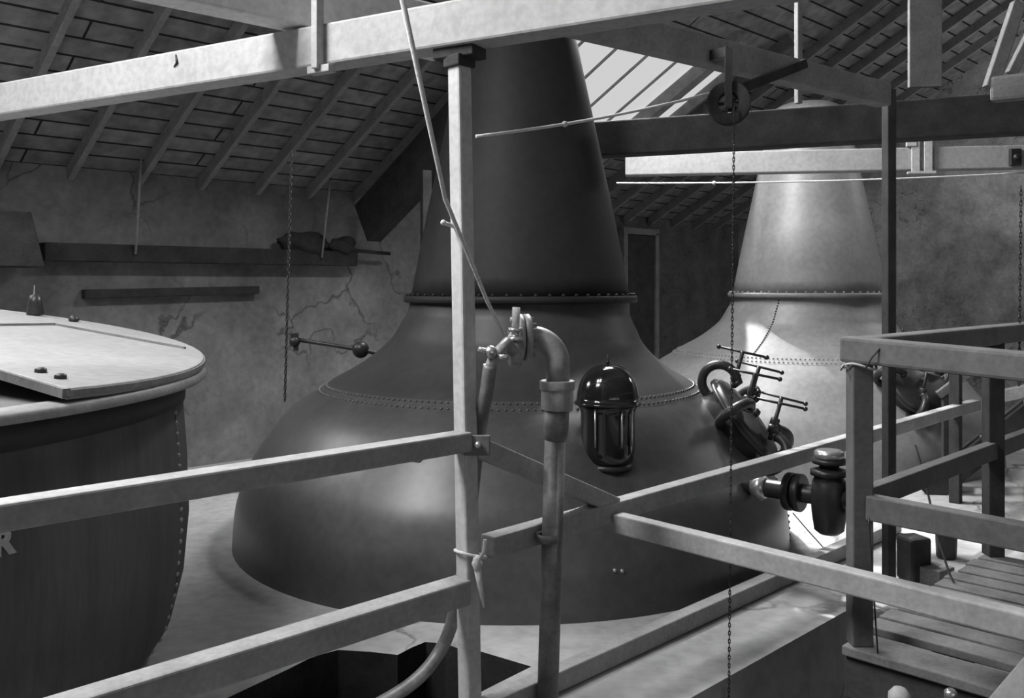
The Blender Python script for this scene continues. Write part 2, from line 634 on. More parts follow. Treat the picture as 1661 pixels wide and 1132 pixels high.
single('principal_rafter', MB().bar(roof(6.35, .3, .56), roof(6.35, 3.6, .42), .2, .5), M['dark_wood'],
       'deep dark principal rafter slanting down to the wall left of the near still neck', 'rafter', roof(6.35, 0), .01)

# ------------------------------------------------------------------ beams
a, b = P(0, 187, 5.5), P(1200, 5, 3.3)
a.z = b.z = 2.885
dd = (b - a).normalized()
t = Thing('tie_beam', 'long whitewashed tie beam crossing the top of the picture from the left', 'beam', a)
t.part('timber', MB().bar(a - dd * 3.3 + Vector((0, 0, .095)), b + dd * 2.2 + Vector((0, 0, .095)), .14, .19), M['whitewash'], bevel=.012)
c = P(506, 100, 4.12)
nf = Vector((-dd.y, dd.x, 0))
if nf.y > 0:
    nf = -nf
ky = (c - a).dot(dd)
q = a + dd * ky + nf * .095
stp = MB()
stp.bar(Vector((q.x, q.y, 2.86)), Vector((q.x, q.y, 3.6)), .035, .05, up=nf)
stp.bar(Vector((q.x, q.y, 2.86)) - dd * .06 - nf * .02, Vector((q.x, q.y, 2.86)) + dd * .07 - nf * .02, .05, .035)
t.part('stirrup_strap', stp, M['whitewash'], bevel=.004)
cb = MB()
kn = a + dd * 1.62 + nf * .073
cb.tube([Vector((kn.x, kn.y, 3.05)), Vector((kn.x, kn.y, 3.01)) + dd * .01, Vector((kn.x, kn.y, 2.99)) - dd * .015], [.004, .009, .003], 6)
t.part('knot_mark', cb, M['iron'])

pu = [P(485, 48, 4.33), P(250, 0, 3.88)]
for p in pu:
    p.z = 3.09
du = (pu[0] - pu[1]).normalized()
single('purlin', MB().bar(pu[0] + du * .85 + Vector((0, 0, .13)), pu[0] - du * 3.2 + Vector((0, 0, .13)), .16, .26), M['bright_wash'],
       'whitewashed purlin resting crosswise on the long front beam, top left', 'beam', pu[0], .012)

# dark tie beam behind the near still
a2, b2 = P(752, 267, 8.0), P(1428, 219, 6.75)
a2.z = b2.z = 2.94
d2 = (b2 - a2).normalized()
single('tie_beam', MB().bar(a2 + Vector((0, 0, .14)), b2 + d2 * 3.4 + Vector((0, 0, .14)), .2, .28), M['dark_wood'],
       'dark heavy tie beam passing behind the near still neck to the right', 'beam', a2, .012)
# white beam in front of the far still
a3, b3 = P(1005, 282, 9.35), P(1661, 265, 8.75)
a3.z, b3.z = 3.0, 3.0
d3 = (b3 - a3).normalized()
t = Thing('tie_beam', 'whitewashed tie beam in front of the far still neck', 'beam', a3)
t.part('timber', MB().bar(a3 + d3 * .06 + Vector((0, 0, .11)), b3 + d3 * 2.0 + Vector((0, 0, .11)), .16, .22), M['toned_down_wash'], bevel=.012)
n3 = Vector((-d3.y, d3.x, 0))
if n3.y > 0:
    n3 = -n3
w3 = P(1490, 250, 8.9)
k3 = a3 + d3 * ((w3 - a3).dot(d3)) + n3 * .1
cl = MB()
for off in (-.055, .06):
    cl.bar(Vector((k3.x, k3.y, 2.96)) + d3 * off, Vector((k3.x, k3.y, 3.31 if off < 0 else 3.33)) + d3 * off, .075, .03, up=n3)
cl.bar(Vector((k3.x, k3.y, 3.25)) - d3 * .14, Vector((k3.x, k3.y, 3.25)) - d3 * .05, .05, .05)
cl.bar(Vector((k3.x, k3.y, 2.97)) - d3 * .13, Vector((k3.x, k3.y, 2.97)) + d3 * .13, .045, .025)
t.part('clamp_strap', cl, M['whitewash'], bevel=.004)
w3 = P(1638, 255, 8.8)
k3b = a3 + d3 * ((w3 - a3).dot(d3)) + n3 * .1
t.part('bolt_plate', MB().box(Vector((k3b.x, k3b.y, 3.1)), .1, .05, .16, 0).ball(Vector((k3b.x, k3b.y, 3.1)) + n3 * .03, .03), M['iron'], bevel=.004)

# purlin carrying the pulley
pa, pb = P(930, 64, 4.0), P(1428, 169, 5.55)
pa.z = pb.z = 2.97
dp = (pb - pa).normalized()
npv = Vector((dp.y, -dp.x, 0))
if npv.y > 0:
    npv = -npv
single('longitudinal_beam', MB().bar(pa - dp * .25 + Vector((0, 0, .07)), pb + dp * .04 + Vector((0, 0, .07)), .1, .14), M['grey_wood'],
       'grey timber beam running back from the front beam past the skylight, carrying the pulley', 'beam', pa, .008)
# post under its end
pp = P(1442, 800, 5.78)
single('iron_post', MB().box((pp.x, pp.y, 1.56), .062, .062, 3.12, .3), M['dark_wood'],
       'thin dark upright post in front of the far still', 'post', (pp.x, pp.y, 0), .004)
# dark post behind the near still
hp = P(691, 400, 8.9)
single('roof_post', MB().box((hp.x, hp.y, 1.5), .09, .09, 3.0, .4), M['dark_wood'],
       'narrow dark post seen just left of the near still neck', 'post', (hp.x, hp.y, 0), .004)

# pulley
pc = P(1182, 168, 4.42)
t = Thing('pulley', 'dark cast pulley wheel hung from the grey beam', 'pulley', pc)
ax = Vector((-.25, -.97, 0)).normalized()
e1 = ax.cross(Vector((0, 0, 1))).normalized()
e2 = Vector((0, 0, 1))
wm = MB()
wm.lathe([(.05, -.03), (.092, -.03), (.105, -.028), (.088, 0), (.105, .028), (.092, .03), (.05, .03), (.05, -.03)], pc, ax, 32, False)
wm.lathe([(.022, -.035), (.022, .035)], pc, ax, 16)
for k in range(5):
    an = 2 * PI * k / 5
    r_ = e1 * math.cos(an) + e2 * math.sin(an)
    wm.bar(pc + r_ * .018, pc + r_ * .07, .014, .018, up=ax)
t.part('wheel', wm, M['dark_wood'], bevel=.002)
bk = MB()
for sgn in (-1, 1):
    bk.bar(pc + ax * .045 * sgn - e2 * .03, pc + ax * .045 * sgn + e2 * .26, .035, .012, up=ax)
q = pa + dp * ((pc - pa).dot(dp)) + npv * .05
bk.bar(Vector((pc.x, pc.y, pc.z + .25)), Vector((q.x, q.y, pc.z + .25)), .04, .05)
t.part('hanger', bk, M['iron'], bevel=.002)
brz = MB().bar(P(1186, 150, 4.5), P(1306, 103, 4.95), .03, .05)
t.part('stay_arm', brz, M['dark_wood'], bevel=.003)


def chain(name, label, a, b, pitch, rl, rw):
    a, b = Vector(a), Vector(b)
    L_ = (b - a).length
    n = max(2, int(L_ / pitch))
    d = (b - a).normalized()
    s = d.cross(Vector((.3, 1, 0))).normalized()
    q = d.cross(s)
    mb = MB()
    for i in range(n):
        c = a + d * (pitch * (i + .5))
        e = s if i % 2 else q
        pts = []
        for k in range(9):
            an = 2 * PI * k / 8
            pts.append(c + d * math.cos(an) * pitch * .72 + e * math.sin(an) * rl)
        mb.tube(pts, rw, 5, caps=False)
    return single(name, mb, M['iron'], label, 'chain', a)


chain('chain', 'long hanging chain dropping from the pulley past the rails', P(1191, 172, 4.36), P(1182, 1150, 4.30), .019, .0046, .0024)
chain('chain', 'thin dark chain hanging against the left wall', P(473, 245, 7.4), P(462, 652, 7.2), .03, .009, .0045)
chain('chain', 'short chain hanging at the far right edge', P(1656, 300, 5.2), P(1653, 625, 5.2), .03, .006, .0028)

# ropes and rods
def catenary(a, b, sag, n=14):
    a, b = Vector(a), Vector(b)
    return [a.lerp(b, i / n) - Vector((0, 0, sag * 4 * (i / n) * (1 - i / n))) for i in range(n + 1)]


rp = catenary(P(1150, 152, 4.42), P(772, 221, 3.98), .02)
kn = rp[9]
single('rope', MB().tube(rp, .007, 8).ball(kn, .014), M['rope'],
       'thin knotted rope stretched from the pulley across the dark still neck', 'rope', rp[0])
wp = catenary(P(1000, 297, 8.95), P(1661, 280, 8.45), .03, 20)
single('rope', MB().tube(wp, .008, 8).ball(wp[5], .02), M['rope'],
       'pale taut rope just below the far white beam', 'rope', wp[0])
for (x0, y0, x1, y1, lab) in ((229, 258, 220, 412, 'left of two thin pale hanger rods down to the wall ledge'),
                              (536, 292, 522, 418, 'right of two thin pale hanger rods, ending at the dark heap')):
    def onwall(px, py, off):
        tx = (px - 830.5) / F
        Y = (VW + off) * R2 / (tx - 1)
        return P(px, py, Y)
    single('hanger_rod', MB().tube([onwall(x0, y0, .3), onwall(x1, y1, .2)], .013, 8), M['grey_wood'], lab, 'rod', onwall(x1, y1, .2))
hr = P(1295, 175, 7.0)
single('hanger_post', MB().box((hr.x, hr.y, 4.6), .045, .045, 2.65, .4), M['mid_wood'],
       'slender pale upright hanging from the dark roof at top right', 'post', (hr.x, hr.y, 3.28), .004)
kp = P(1500, 152, 6.55)
single('king_plank', MB().box((kp.x, kp.y, 4.75), .225, .05, 2.9, -.1), M['mid_wood'],
       'wide pale upright plank standing on the dark beam at top right', 'plank', (kp.x, kp.y, 3.29), .006)
t = Thing('roof_strut', 'pale angled strut with a short beam end at the far top right', 'strut', P(1604, 140, 5.4))
t.part('strut', MB().bar(P(1606, 143, 5.4), P(1652, 5, 5.4), .075, .06, up=(0, -1, 0)), M['mid_wood'], bevel=.006)
t.part('beam_end', MB().bar(P(1608, 146, 5.4), P(1760, 130, 5.1), .09, .15), M['mid_wood'], bevel=.02)
t.part('back_strut', MB().bar(P(1640, 120, 5.6), P(1690, 20, 5.6), .06, .06, up=(0, -1, 0)), M['mid_wood'], bevel=.006)

# ------------------------------------------------------------------ wall fittings on the left
def wallp(px, py, off):
    tx = (px - 830.5) / F
    Y = (VW + off) * R2 / (tx - 1)
    return P(px, py, Y)


single('wall_ledge', MB().bar(U(2.86, VW + .09, 2.19), U(6.3, VW + .09, 2.20), .18, .17), M['dark_wood'],
       'long dark timber ledge fixed along the plaster wall', 'ledge', U(4.5, VW, 2.19), .012)
single('wall_bar', MB().bar(U(3.24, VW + .05, 1.80), U(5.07, VW + .05, 1.835), .1, .085), M['dark_wood'],
       'shorter dark bar fixed to the plaster wall below the ledge', 'bar', U(4.1, VW, 1.8), .01)
hb = bmesh.new()


def lump(c, sx, sy, sz, seed):
    rnd = random.Random(seed)
    bm = bmesh.new()
    bmesh.ops.create_icosphere(bm, subdivisions=3, radius=1)
    mb = MB()
    ph = [rnd.uniform(0, 6) for _ in range(6)]
    vs = []
    for v in bm.verts:
        p = v.co
        k = 1 + .16 * math.sin(4 * p.x + ph[0]) * math.cos(3 * p.y + ph[1]) + .1 * math.sin(7 * p.z + ph[2] + 5 * p.x)
        vs.append(Vector(c) + (U(1, 0) * p.x * sx + U(0, 1) * p.y * sy) * k + Vector((0, 0, p.z * sz * k)))
    bm.verts.index_update()
    mb.add(vs, [[v.index for v in f.verts] for f in bm.faces], True)
    bm.free()
    return mb


hb.free()
single('sack', lump(U(5.62, VW + .13, 2.36), .34, .1, .13, 1), M['heap'], 'larger dark lumpy sack lying on the wall ledge', 'sack', U(5.62, VW + .13, 2.28))
single('sack', lump(U(6.12, VW + .13, 2.34), .17, .1, .11, 2), M['heap'], 'smaller dark sack at the right end of the wall ledge', 'sack', U(6.12, VW + .13, 2.28))
single('iron_rod', MB().tube([U(6.1, VW + .16, 2.30), U(6.78, VW + .16, 2.27)], .022, 10), M['iron'],
       'short dark rod sticking out from the right end of the wall ledge', 'rod', U(6.2, VW + .16, 2.3))
# hopper at the far left
hc = wallp(-2, 388, .3)
vs = []
for (z, k) in ((.24, .21), (-.24, .30)):
    for (i, j) in ((-1, -1), (1, -1), (1, 1), (-1, 1)):
        vs.append(hc + U(i * k, j * k * .8, z))
single('hopper', MB().add(vs, [(0, 1, 2, 3), (7, 6, 5, 4), (0, 4, 5, 1), (1, 5, 6, 2), (2, 6, 7, 3), (3, 7, 4, 0)]), M['dark_wood'],
       'dark tapering wooden hopper against the wall at the left edge', 'hopper', hc, .01)

# ------------------------------------------------------------------ the stills
D1, CX1 = 7.12, 840.0
SIL = [(60, 90, 4), (125, 104, 4), (190, 118, 4), (265, 134, 4), (340, 150, 4), (410, 164, 4), (483, 178, 4), (505, 180, 1), (519, 186, -1),
       (538, 196, -2), (552, 204, -4), (570, 221, -7), (587, 241, -9), (602, 263, -11), (616, 287, -12), (632, 309, -13), (646, 330, -15),
       (660, 347, -17), (678, 364, -18), (710, 388, -18), (736, 407, -16), (762, 424, -14), (795, 438, -12), (824, 447, -11), (858, 451, -11), (893, 453, -11)]


def sil(y, w, dx):
    th = math.atan(w / F)
    return (D1 * math.sin(th), CZ - (y - HOR) / F * D1 * math.cos(th) ** 2, dx / F * D1)


PROF = [sil(*p) for p in SIL]
NECK = [p for p, s in zip(PROF, SIL) if s[0] <= 483]
BODY = [p for p, s in zip(PROF, SIL) if s[0] >= 483]
NECK = [(.03, NECK[0][1] + .2, NECK[0][2]), (NECK[0][0] * .6, NECK[0][1] + .17, NECK[0][2]), (NECK[0][0] - .03, NECK[0][1] + .09, NECK[0][2])] + NECK
BODY.append((BODY[-1][0], 0.0, BODY[-1][2]))


def smooth_prof(pr, n=3):
    out = []
    for i in range(len(pr) - 1):
        p0 = pr[max(i - 1, 0)]
        p1, p2 = pr[i], pr[i + 1]
        p3 = pr[min(i + 2, len(pr) - 1)]
        for k in range(n):
            t_ = k / n
            f = lambda a, b, c, d: .5 * (2 * b + (c - a) * t_ + (2 * a - 5 * b + 4 * c - d) * t_ ** 2 + (3 * b - a - 3 * c + d) * t_ ** 3)
            out.append(tuple(f(p0[q], p1[q], p2[q], p3[q]) for q in range(3)))
    out.append(pr[-1])
    return out


BODYS = smooth_prof(BODY, 3)


def r_at(z):
    pr = BODYS
    for (r0, z0, x0), (r1, z1, x1) in zip(pr, pr[1:]):
        if z1 <= z <= z0:
            return r0 + (r1 - r0) * (z0 - z) / max(z0 - z1, 1e-6)
    return pr[-1][0] if z < 1 else pr[0][0]


def x_at(z):
    pr = BODYS
    for (r0, z0, x0), (r1, z1, x1) in zip(pr, pr[1:]):
        if z1 <= z <= z0:
            return x0 + (x1 - x0) * (z0 - z) / max(z0 - z1, 1e-6)
    return pr[-1][2] if z < 1 else pr[0][2]


def slope_n(z):
    e = .03
    dr, dz = r_at(z - e) - r_at(z + e), 2 * e
    n = Vector((dz, 0, dr)).normalized()
    return n.x, n.z      # radial, vertical


S1 = Vector(((CX1 - 830.5) / F * D1, D1, 0))
S2 = Vector(((1308 - 830.5) / F * 10.56, 10.56, 0))


def rivets(mb, c, pts, r=.013):
    for (p, n) in pts:
        mb.lathe([(r, -.004), (r * .9, .004), (r * .55, .009), (.001, .011)], p, n, 6, False)


def pst(c, r, az, z):
    return Vector((c.x + x_at(z) + r * math.cos(az), c.y + r * math.sin(az), z))


def pol(c, r, az, z):
    return Vector((c.x + r * math.cos(az), c.y + r * math.sin(az), z))


CLAMP0 = .35


def make_still(c, label, metal, shoulder_metal, neck_metal, man_az, seam_azs, low_azs):
    t = Thing('pot_still', label, 'still', c, 'pot stills')
    zs = 1.117
    bp_ = smooth_prof(BODY, 3)
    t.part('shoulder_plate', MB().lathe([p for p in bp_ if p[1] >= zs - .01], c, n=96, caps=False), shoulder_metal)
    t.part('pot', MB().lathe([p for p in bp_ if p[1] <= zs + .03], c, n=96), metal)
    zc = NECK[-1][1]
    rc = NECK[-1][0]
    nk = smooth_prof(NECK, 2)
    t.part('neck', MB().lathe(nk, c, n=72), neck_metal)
    cx = c + Vector((NECK[-1][2], 0, 0))
    # collar
    fl_ = t.part('collar', MB().lathe([(rc - .01, zc - .035), (rc + .045, zc - .035), (rc + .055, zc - .028), (rc + .055, zc + .012),
                                      (rc + .045, zc + .018), (rc - .01, zc + .018)], cx, n=96, caps=False), neck_metal)
    for k in range(56):
        a_ = 2 * PI * k / 56
        t.part('bolt', MB().lathe([(.013, 0), (.013, .012), (.007, .018)], Vector((cx.x + (rc + .03) * math.cos(a_), cx.y + (rc + .03) * math.sin(a_), zc + .018)), (0, 0, 1), 6), neck_metal, fl_)
    # riveted ring seam round the shoulder
    zs = 1.117
    rs_ = r_at(zs)
    nr, nz_ = slope_n(zs)
    sm = MB()
    sm.lathe([(r_at(z_) + .0025, z_, x_at(z_)) for z_ in (zs + .031, zs + .012, zs - .012, zs - .031)], c, n=96, caps=False)
    rv = []
    for row in (.017, -.017):
        for k in range(200):
            a_ = 2 * PI * (k + (.5 if row < 0 else 0)) / 200
            n = Vector((nr * math.cos(a_), nr * math.sin(a_), nz_))
            rv.append((pst(c, r_at(zs + row), a_, zs + row) + n * .002, n))
    rivets(sm, c, rv, .011)
    t.part('riveted_ring_seam', sm, metal)
    for az in seam_azs:
        sp_ = [pst(c, r_at(z) + .0005, az, z) for z in [zs + .04 + (zc - .1 - zs) * k / 8 for k in range(9)]]
        sm_ = t.part('upper_riveted_seam', MB().tube(sp_, .003, 6), metal)
        z = zs + .06
        while z < zc - .06:
            nr, nz_ = slope_n(z)
            n = Vector((nr * math.cos(az), nr * math.sin(az), nz_))
            rm = MB()
            rivets(rm, c, [(pst(c, r_at(z) + .001, az, z), n)], .011)
            t.part('rivet', rm, M['iron'], sm_)
            z += .032 * nr
    for az in low_azs:
        sp_ = [pst(c, r_at(z) + .0005, az, z) for z in [.02 + (zs - .06) * k / 8 for k in range(9)]]
        sm_ = t.part('lower_riveted_seam', MB().tube(sp_, .003, 6), metal)
        z = .03
        while z < zs - .05:
            nr, nz_ = slope_n(z)
            n = Vector((nr * math.cos(az), nr * math.sin(az), nz_))
            rm = MB()
            rivets(rm, c, [(pst(c, r_at(z) + .001, az, z), n)], .012)
            t.part('rivet', rm, metal, sm_)
            z += .045 * nr
    # manhole with clamps
    zm = .86
    az = man_az
    nr, nz_ = slope_n(zm)
    n = Vector((nr * math.cos(az), nr * math.sin(az), nz_)).normalized()
    base = pst(c, r_at(zm), az, zm)
    tang = Vector((-math.sin(az), math.cos(az), 0))
    upv = n.cross(tang).normalized()
    if upv.z < 0:
        upv = -upv
    mh = t.part('manhole', MB().lathe([(.32, -.16), (.30, .06), (.30, .07), (.36, .075), (.36, .10), (.29, .10)], base, n, 40), M['iron'])
    t.part('manhole_lid', MB().lathe([(.335, .10), (.335, .125), (.31, .14), (.18, .165), (.05, .175), (.001, .176)], base, n, 40, False)
           .lathe([(.03, .17), (.03, .2), (.018, .22)], base, n, 12), M['iron'], mh)
    for k in range(5):
        a_ = 2 * PI * k / 5 + CLAMP0
        rad = tang * math.cos(a_) + upv * math.sin(a_)
        cc = base + rad * .32 + n * .12
        cm = MB()
        # bow of the clamp : a heavy open ring gripping the lid edge
        cm.arc(cc, -rad, n, .125, .034, PI * .28, PI * 1.72, 22, 12)
        for sg in (-1, 1):
            q_ = cc + (-rad * math.cos(PI * .28) + sg * n * math.sin(PI * .28)) * .125
            cm.lathe([(.036, -.02), (.042, 0), (.036, .02)], q_, rad, 12)
        sc0 = cc - rad * .085 + n * .05
        sd = (n * .4 + Vector((0, 0, .9))).normalized()
        rh = Vector((math.cos(az), math.sin(az), 0))
        cm.tube([sc0, sc0 + sd * .27], .015, 8)
        cm.lathe([(.028, .05), (.036, .06), (.036, .1), (.028, .11)], sc0, sd, 8)
        tb = sc0 + sd * .265
        bd = (-rh * .97 + Vector((0, 0, .2)) + tang * .25 * math.cos(a_)).normalized()
        cm.tube([tb - bd * .17, tb + bd * .17], .009, 8)
        cm.ball(tb - bd * .17, .017, 10)
        cm.ball(tb + bd * .17, .017, 10)
        t.part('clamp', cm, M['iron'], mh)
    return t


near_still = make_still(S1, 'large dark pot still in the middle, nearest the camera', M['copper_dark'], M['copper_shoulder_shade'], M['copper_neck_shade'], math.radians(-20), [], [math.radians(-14)])
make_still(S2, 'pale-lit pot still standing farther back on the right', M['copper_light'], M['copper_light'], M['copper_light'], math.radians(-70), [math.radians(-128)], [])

def on_pot(c, px, py):
    tx, tz = (px - 830.5) / F, -(py - HOR) / F
    Y = c.y - 2.3
    while Y < c.y:
        z = CZ + tz * Y
        if math.hypot(tx * Y - c.x - x_at(z), Y - c.y) <= r_at(z):
            break
        Y += .004
    return P(px, py, Y)


for (x, y) in ((997, 925), (1009, 926)):
    q = on_pot(S1, x, y)
    near_still.part('stud', MB().ball(q, .012, 10), M['steel'], label='bright stud')
q = [on_pot(S1, x, y) + Vector((0, -.012, 0)) for (x, y) in ((662, 745), (680, 747), (690, 738), (683, 738))]
near_still.part('hinged_latch', MB().tube(q, .007, 6), M['steel'])
single('wire', MB().tube([P(1286, 832, 6.25), P(1312, 862, 6.3), P(1340, 893, 6.4)], .004, 6), M['iron'],
       'thin wire slanting across the sunlit floor under the gate valve', 'wire', P(1340, 893, 6.4))
# weighted lever on the left shoulder of the near still
lz = P(612, 575, 7.1)
t = Thing('safety_lever', 'dark weighted lever arm standing out from the left shoulder of the near still', 'lever', lz)
t.part('arm', MB().tube([P(640, 580, 7.05), P(585, 567, 7.1), P(482, 551, 7.1)], .016, 10), M['iron'])
t.part('weight', MB().ball(P(585, 567, 7.1), .066, 24), M['iron'])
e = P(478, 551, 7.1)
t.part('end_fitting', MB().box(e + Vector((0, 0, .03)), .06, .05, .05, .2).ball(e + Vector((0, 0, -.015)), .042, 12, 1.1).box(e + Vector((.01, 0, -.06)), .035, .035, .05), M['iron'], bevel=.004)

# ------------------------------------------------------------------ domed vessel on the near still
dv = P(986, 655, 5.55)
t = Thing('relief_valve', 'glossy black dome-topped valve housing on the front shoulder of the near still', 'valve', dv)
R_ = .19
prof = [(R_ + .012, 0), (R_ + .016, .012), (R_ + .008, .02)]
for k in range(0, 13):
    a_ = PI / 2 * k / 12
    prof.append((R_ * math.cos(a_) ** .8, .02 + .22 * math.sin(a_)))
dm = t.part('dome', MB().lathe(prof, dv, n=48), M['gloss'])
t.part('pin', MB().tube([dv + Vector((0, 0, .23)), dv + Vector((0, 0, .30))], .006, 8).ball(dv + Vector((0, 0, .255)), .014), M['iron'], dm)
t.part('body', MB().lathe([(.12, -.37), (.15, -.34), (.162, -.28), (.166, -.05), (.175, -.02), (.19, 0)], dv, n=40), M['gloss'])
for a_ in (-2.1, -1.2, -.75):
    q = pol(dv, .180, a_, 0)
    t.part('guard_rod', MB().tube([Vector((q.x, q.y, dv.z - .01)), Vector((q.x, q.y, dv.z - .24))], .006, 6), M['steel'])
t.part('flange', MB().lathe([(.15, -.39), (.15, -.365), (.13, -.35)], dv, n=32), M['iron'])
nrm = Vector((0, .5, -.8)).normalized()
t.part('mounting_neck', MB().tube([dv + Vector((0, 0, -.34)), dv + Vector((0, .18, -.5))], .12, 20), M['iron'])

# ------------------------------------------------------------------ discharge valve at the right of the near still
vc = P(1345, 806, 5.6)
dirp = Vector((S1.x - vc.x, S1.y - vc.y, 0)).normalized()
st = vc + dirp * .46
t = Thing('discharge_valve', 'dark gate valve on the pipe at the right foot of the near still', 'valve', Vector((vc.x, vc.y, vc.z - .2)))
t.part('pipe', MB().tube([vc + dirp * .62, vc - dirp * .3], .05, 16), M['iron'])
t.part('pipe_flange', MB().lathe([(.095, -.02), (.1, -.015), (.1, .015), (.095, .02)], vc + dirp * .16, dirp, 24)
       .lathe([(.095, -.02), (.1, -.015), (.1, .015), (.095, .02)], vc + dirp * .21, dirp, 24), M['iron'])
t.part('boss', MB().lathe([(.055, -.03), (.075, 0), (.05, .05)], vc + dirp * .37, dirp, 20), M['steel'], label='bright boss')
t.part('body', MB().lathe([(.05, -.19), (.075, -.17), (.085, -.1), (.095, 0), (.085, .08), (.07, .11), (.095, .115), (.095, .14), (.06, .15)], vc, n=32), M['iron'])
t.part('gland', MB().lathe([(.05, .14), (.05, .17), (.085, .175), (.085, .2)], vc, n=24), M['iron'])
t.part('cap', MB().lathe([(.07, .2), (.075, .21), (.075, .235), (.06, .245)], vc, n=24), M['steel'], label='polished cap')
t.part('pipe_flange', MB().lathe([(.095, -.02), (.1, 0), (.095, .02)], vc - dirp * .15, dirp, 24), M['iron'])
t.e.scale = (1.18, 1.18, 1.18)
t.e.location = (vc.x, vc.y, vc.z - .236)

# ------------------------------------------------------------------ the vat on the left
VC = Vector((-3.77, 4.06, 0))
VR = 2.2
vp = [(1.95, .02), (2.04, .08), (2.12, .2), (2.175, .42), (2.20, .7), (2.19, 1.0), (2.165, 1.36), (2.165, 1.40)]
t = Thing('wash_vat', 'large dark round vat with a white lid at the left', 'vat', VC)
t.part('body', MB().lathe([(1.80, 0)] + vp, VC, n=128), M['vat'])
t.part('rim_band', MB().lathe([(VR - .04, 1.29), (VR - .02, 1.29), (VR - .01, 1.40), (VR - .05, 1.40)], VC, n=128, caps=False), M['vat_band'])
t.part('rim', MB().lathe([(VR - .05, 1.40), (VR + .075, 1.40), (VR + .085, 1.41), (VR + .085, 1.435), (VR + .075, 1.445), (VR - .05, 1.445)], VC, n=128, caps=False), M['rail'])
t.part('top', MB().lathe([(VR - .05, 1.36), (VR - .05, 1.43)], VC, n=128), M['vat_top'])
rv = []
az = math.atan2(4.35 + .02 - VC.y, -1.62 - VC.x)
az = math.radians(9)
z = .12


def vr(z):
    for (r0, z0), (r1, z1) in zip(vp, vp[1:]):
        if z0 <= z <= z1:
            return r0 + (r1 - r0) * (z - z0) / (z1 - z0)
    return VR


strip = MB().tube([pol(VC, vr(.1) + .001, az, .1), pol(VC, vr(.42) + .001, az, .42), pol(VC, vr(.8) + .001, az, .8), pol(VC, vr(1.28) + .001, az, 1.28)], .004, 6)
seam = t.part('riveted_seam', strip, M['vat'])
while z < 1.28:
    n = Vector((math.cos(az), math.sin(az), 0))
    rm = MB()
    rivets(rm, VC, [(pol(VC, vr(z), az, z), n)], .013)
    t.part('rivet', rm, M['rail'], seam)
    z += .052



def lidz(p):
    return 1.505 + .11 * (-1.65 - p.x)


LR = VR + .075
a0 = math.atan2(3.31 - VC.y, -1.6 - VC.x)
pts = []
for k in range(0, 33):
    an = a0 + (math.radians(128) - a0) * k / 32
    p = pol(VC, LR, an, 0)
    p.z = lidz(p)
    pts.append(p)
fc = pts[0]
lid = t.part('lid', MB().poly(pts, .045), M['lid'], bevel=.008)
# raised border boards of the lid
def lidp(px, py):
    """point of the lid plane under a pixel"""
    tx, tz = (px - 830.5) / F, -(py - HOR) / F
    Y = (1.505 - .11 * 1.65 - CZ) / (tz + .11 * tx)
    return P(px, py, Y)


bd = MB()
g0, g1, g2 = lidp(2, 528), lidp(88, 527), lidp(300, 566)
bd.bar(g0 - (g1 - g0) * 1.2 + Vector((0, 0, .006)), g1 + Vector((0, 0, .006)), .03, .012)
bd.bar(g1 + Vector((0, 0, .006)), g2 + Vector((0, 0, .006)), .016, .012)
t.part('lid_joint', bd, M['mid_wood'], lid)
edg = MB()
for i in range(0, 26):
    edg.bar(pts[i] + Vector((0, 0, -.02)), pts[i + 1] + Vector((0, 0, -.02)), .012, .022)
edg.bar(pts[0] + Vector((0, 0, -.02)), pts[32] + Vector((0, 0, -.02)), .03, .035)
t.part('lid_edging', edg, M['mid_wood'], lid)
for (x, y) in ((66, 604), (98, 614)):
    q = lidp(x, y)
    t.part('lid_stud', MB().lathe([(.024, 0), (.022, .015), (.012, .02)], q, n=12), M['iron'], lid)
ft = bpy.data.curves.new('letter', 'FONT')
ft.body = 'R'
ft.size = .125
ft.extrude = .002
ft.offset = .006
fo_ = bpy.data.objects.new('letter_tmp', ft)
C.objects.link(fo_)
bpy.context.view_layer.update()
me = bpy.data.meshes.new_from_object(fo_.evaluated_get(bpy.context.evaluated_depsgraph_get()))
bpy.data.objects.remove(fo_)
me.materials.clear()
me.materials.append(M['paint'])
lt = bpy.data.objects.new('painted_letter', me)
C.objects.link(lt)
lt.parent = t.e
hit = P(-4, 905, 3.12)
za = math.atan2(hit.y - VC.y, hit.x - VC.x)
q = pol(VC, vr(hit.z + .04) + .008, za, hit.z)
lt.location = q - VC
lt.rotation_euler = (PI / 2, 0, za + PI / 2)

# small things on the far side of the vat
oc = P(57, 520, 6.15)
oc.z = lidz(oc) + .002
single('oil_can', MB().lathe([(.052, 0), (.055, .01), (.044, .09), (.036, .13), (.012, .14), (.008, .2)], oc, n=20), M['iron'],
       'small dark oil can standing on the far edge of the white vat lid', 'can', oc)
oc = P(120, 519, 6.0)
oc.z = lidz(oc) + .002
single('knob', MB().lathe([(.03, 0), (.035, .015), (.02, .035), (.005, .04)], oc, n=16), M['iron'],
       'tiny dark knob on the far edge of the vat lid, right of the oil can', 'knob', oc)

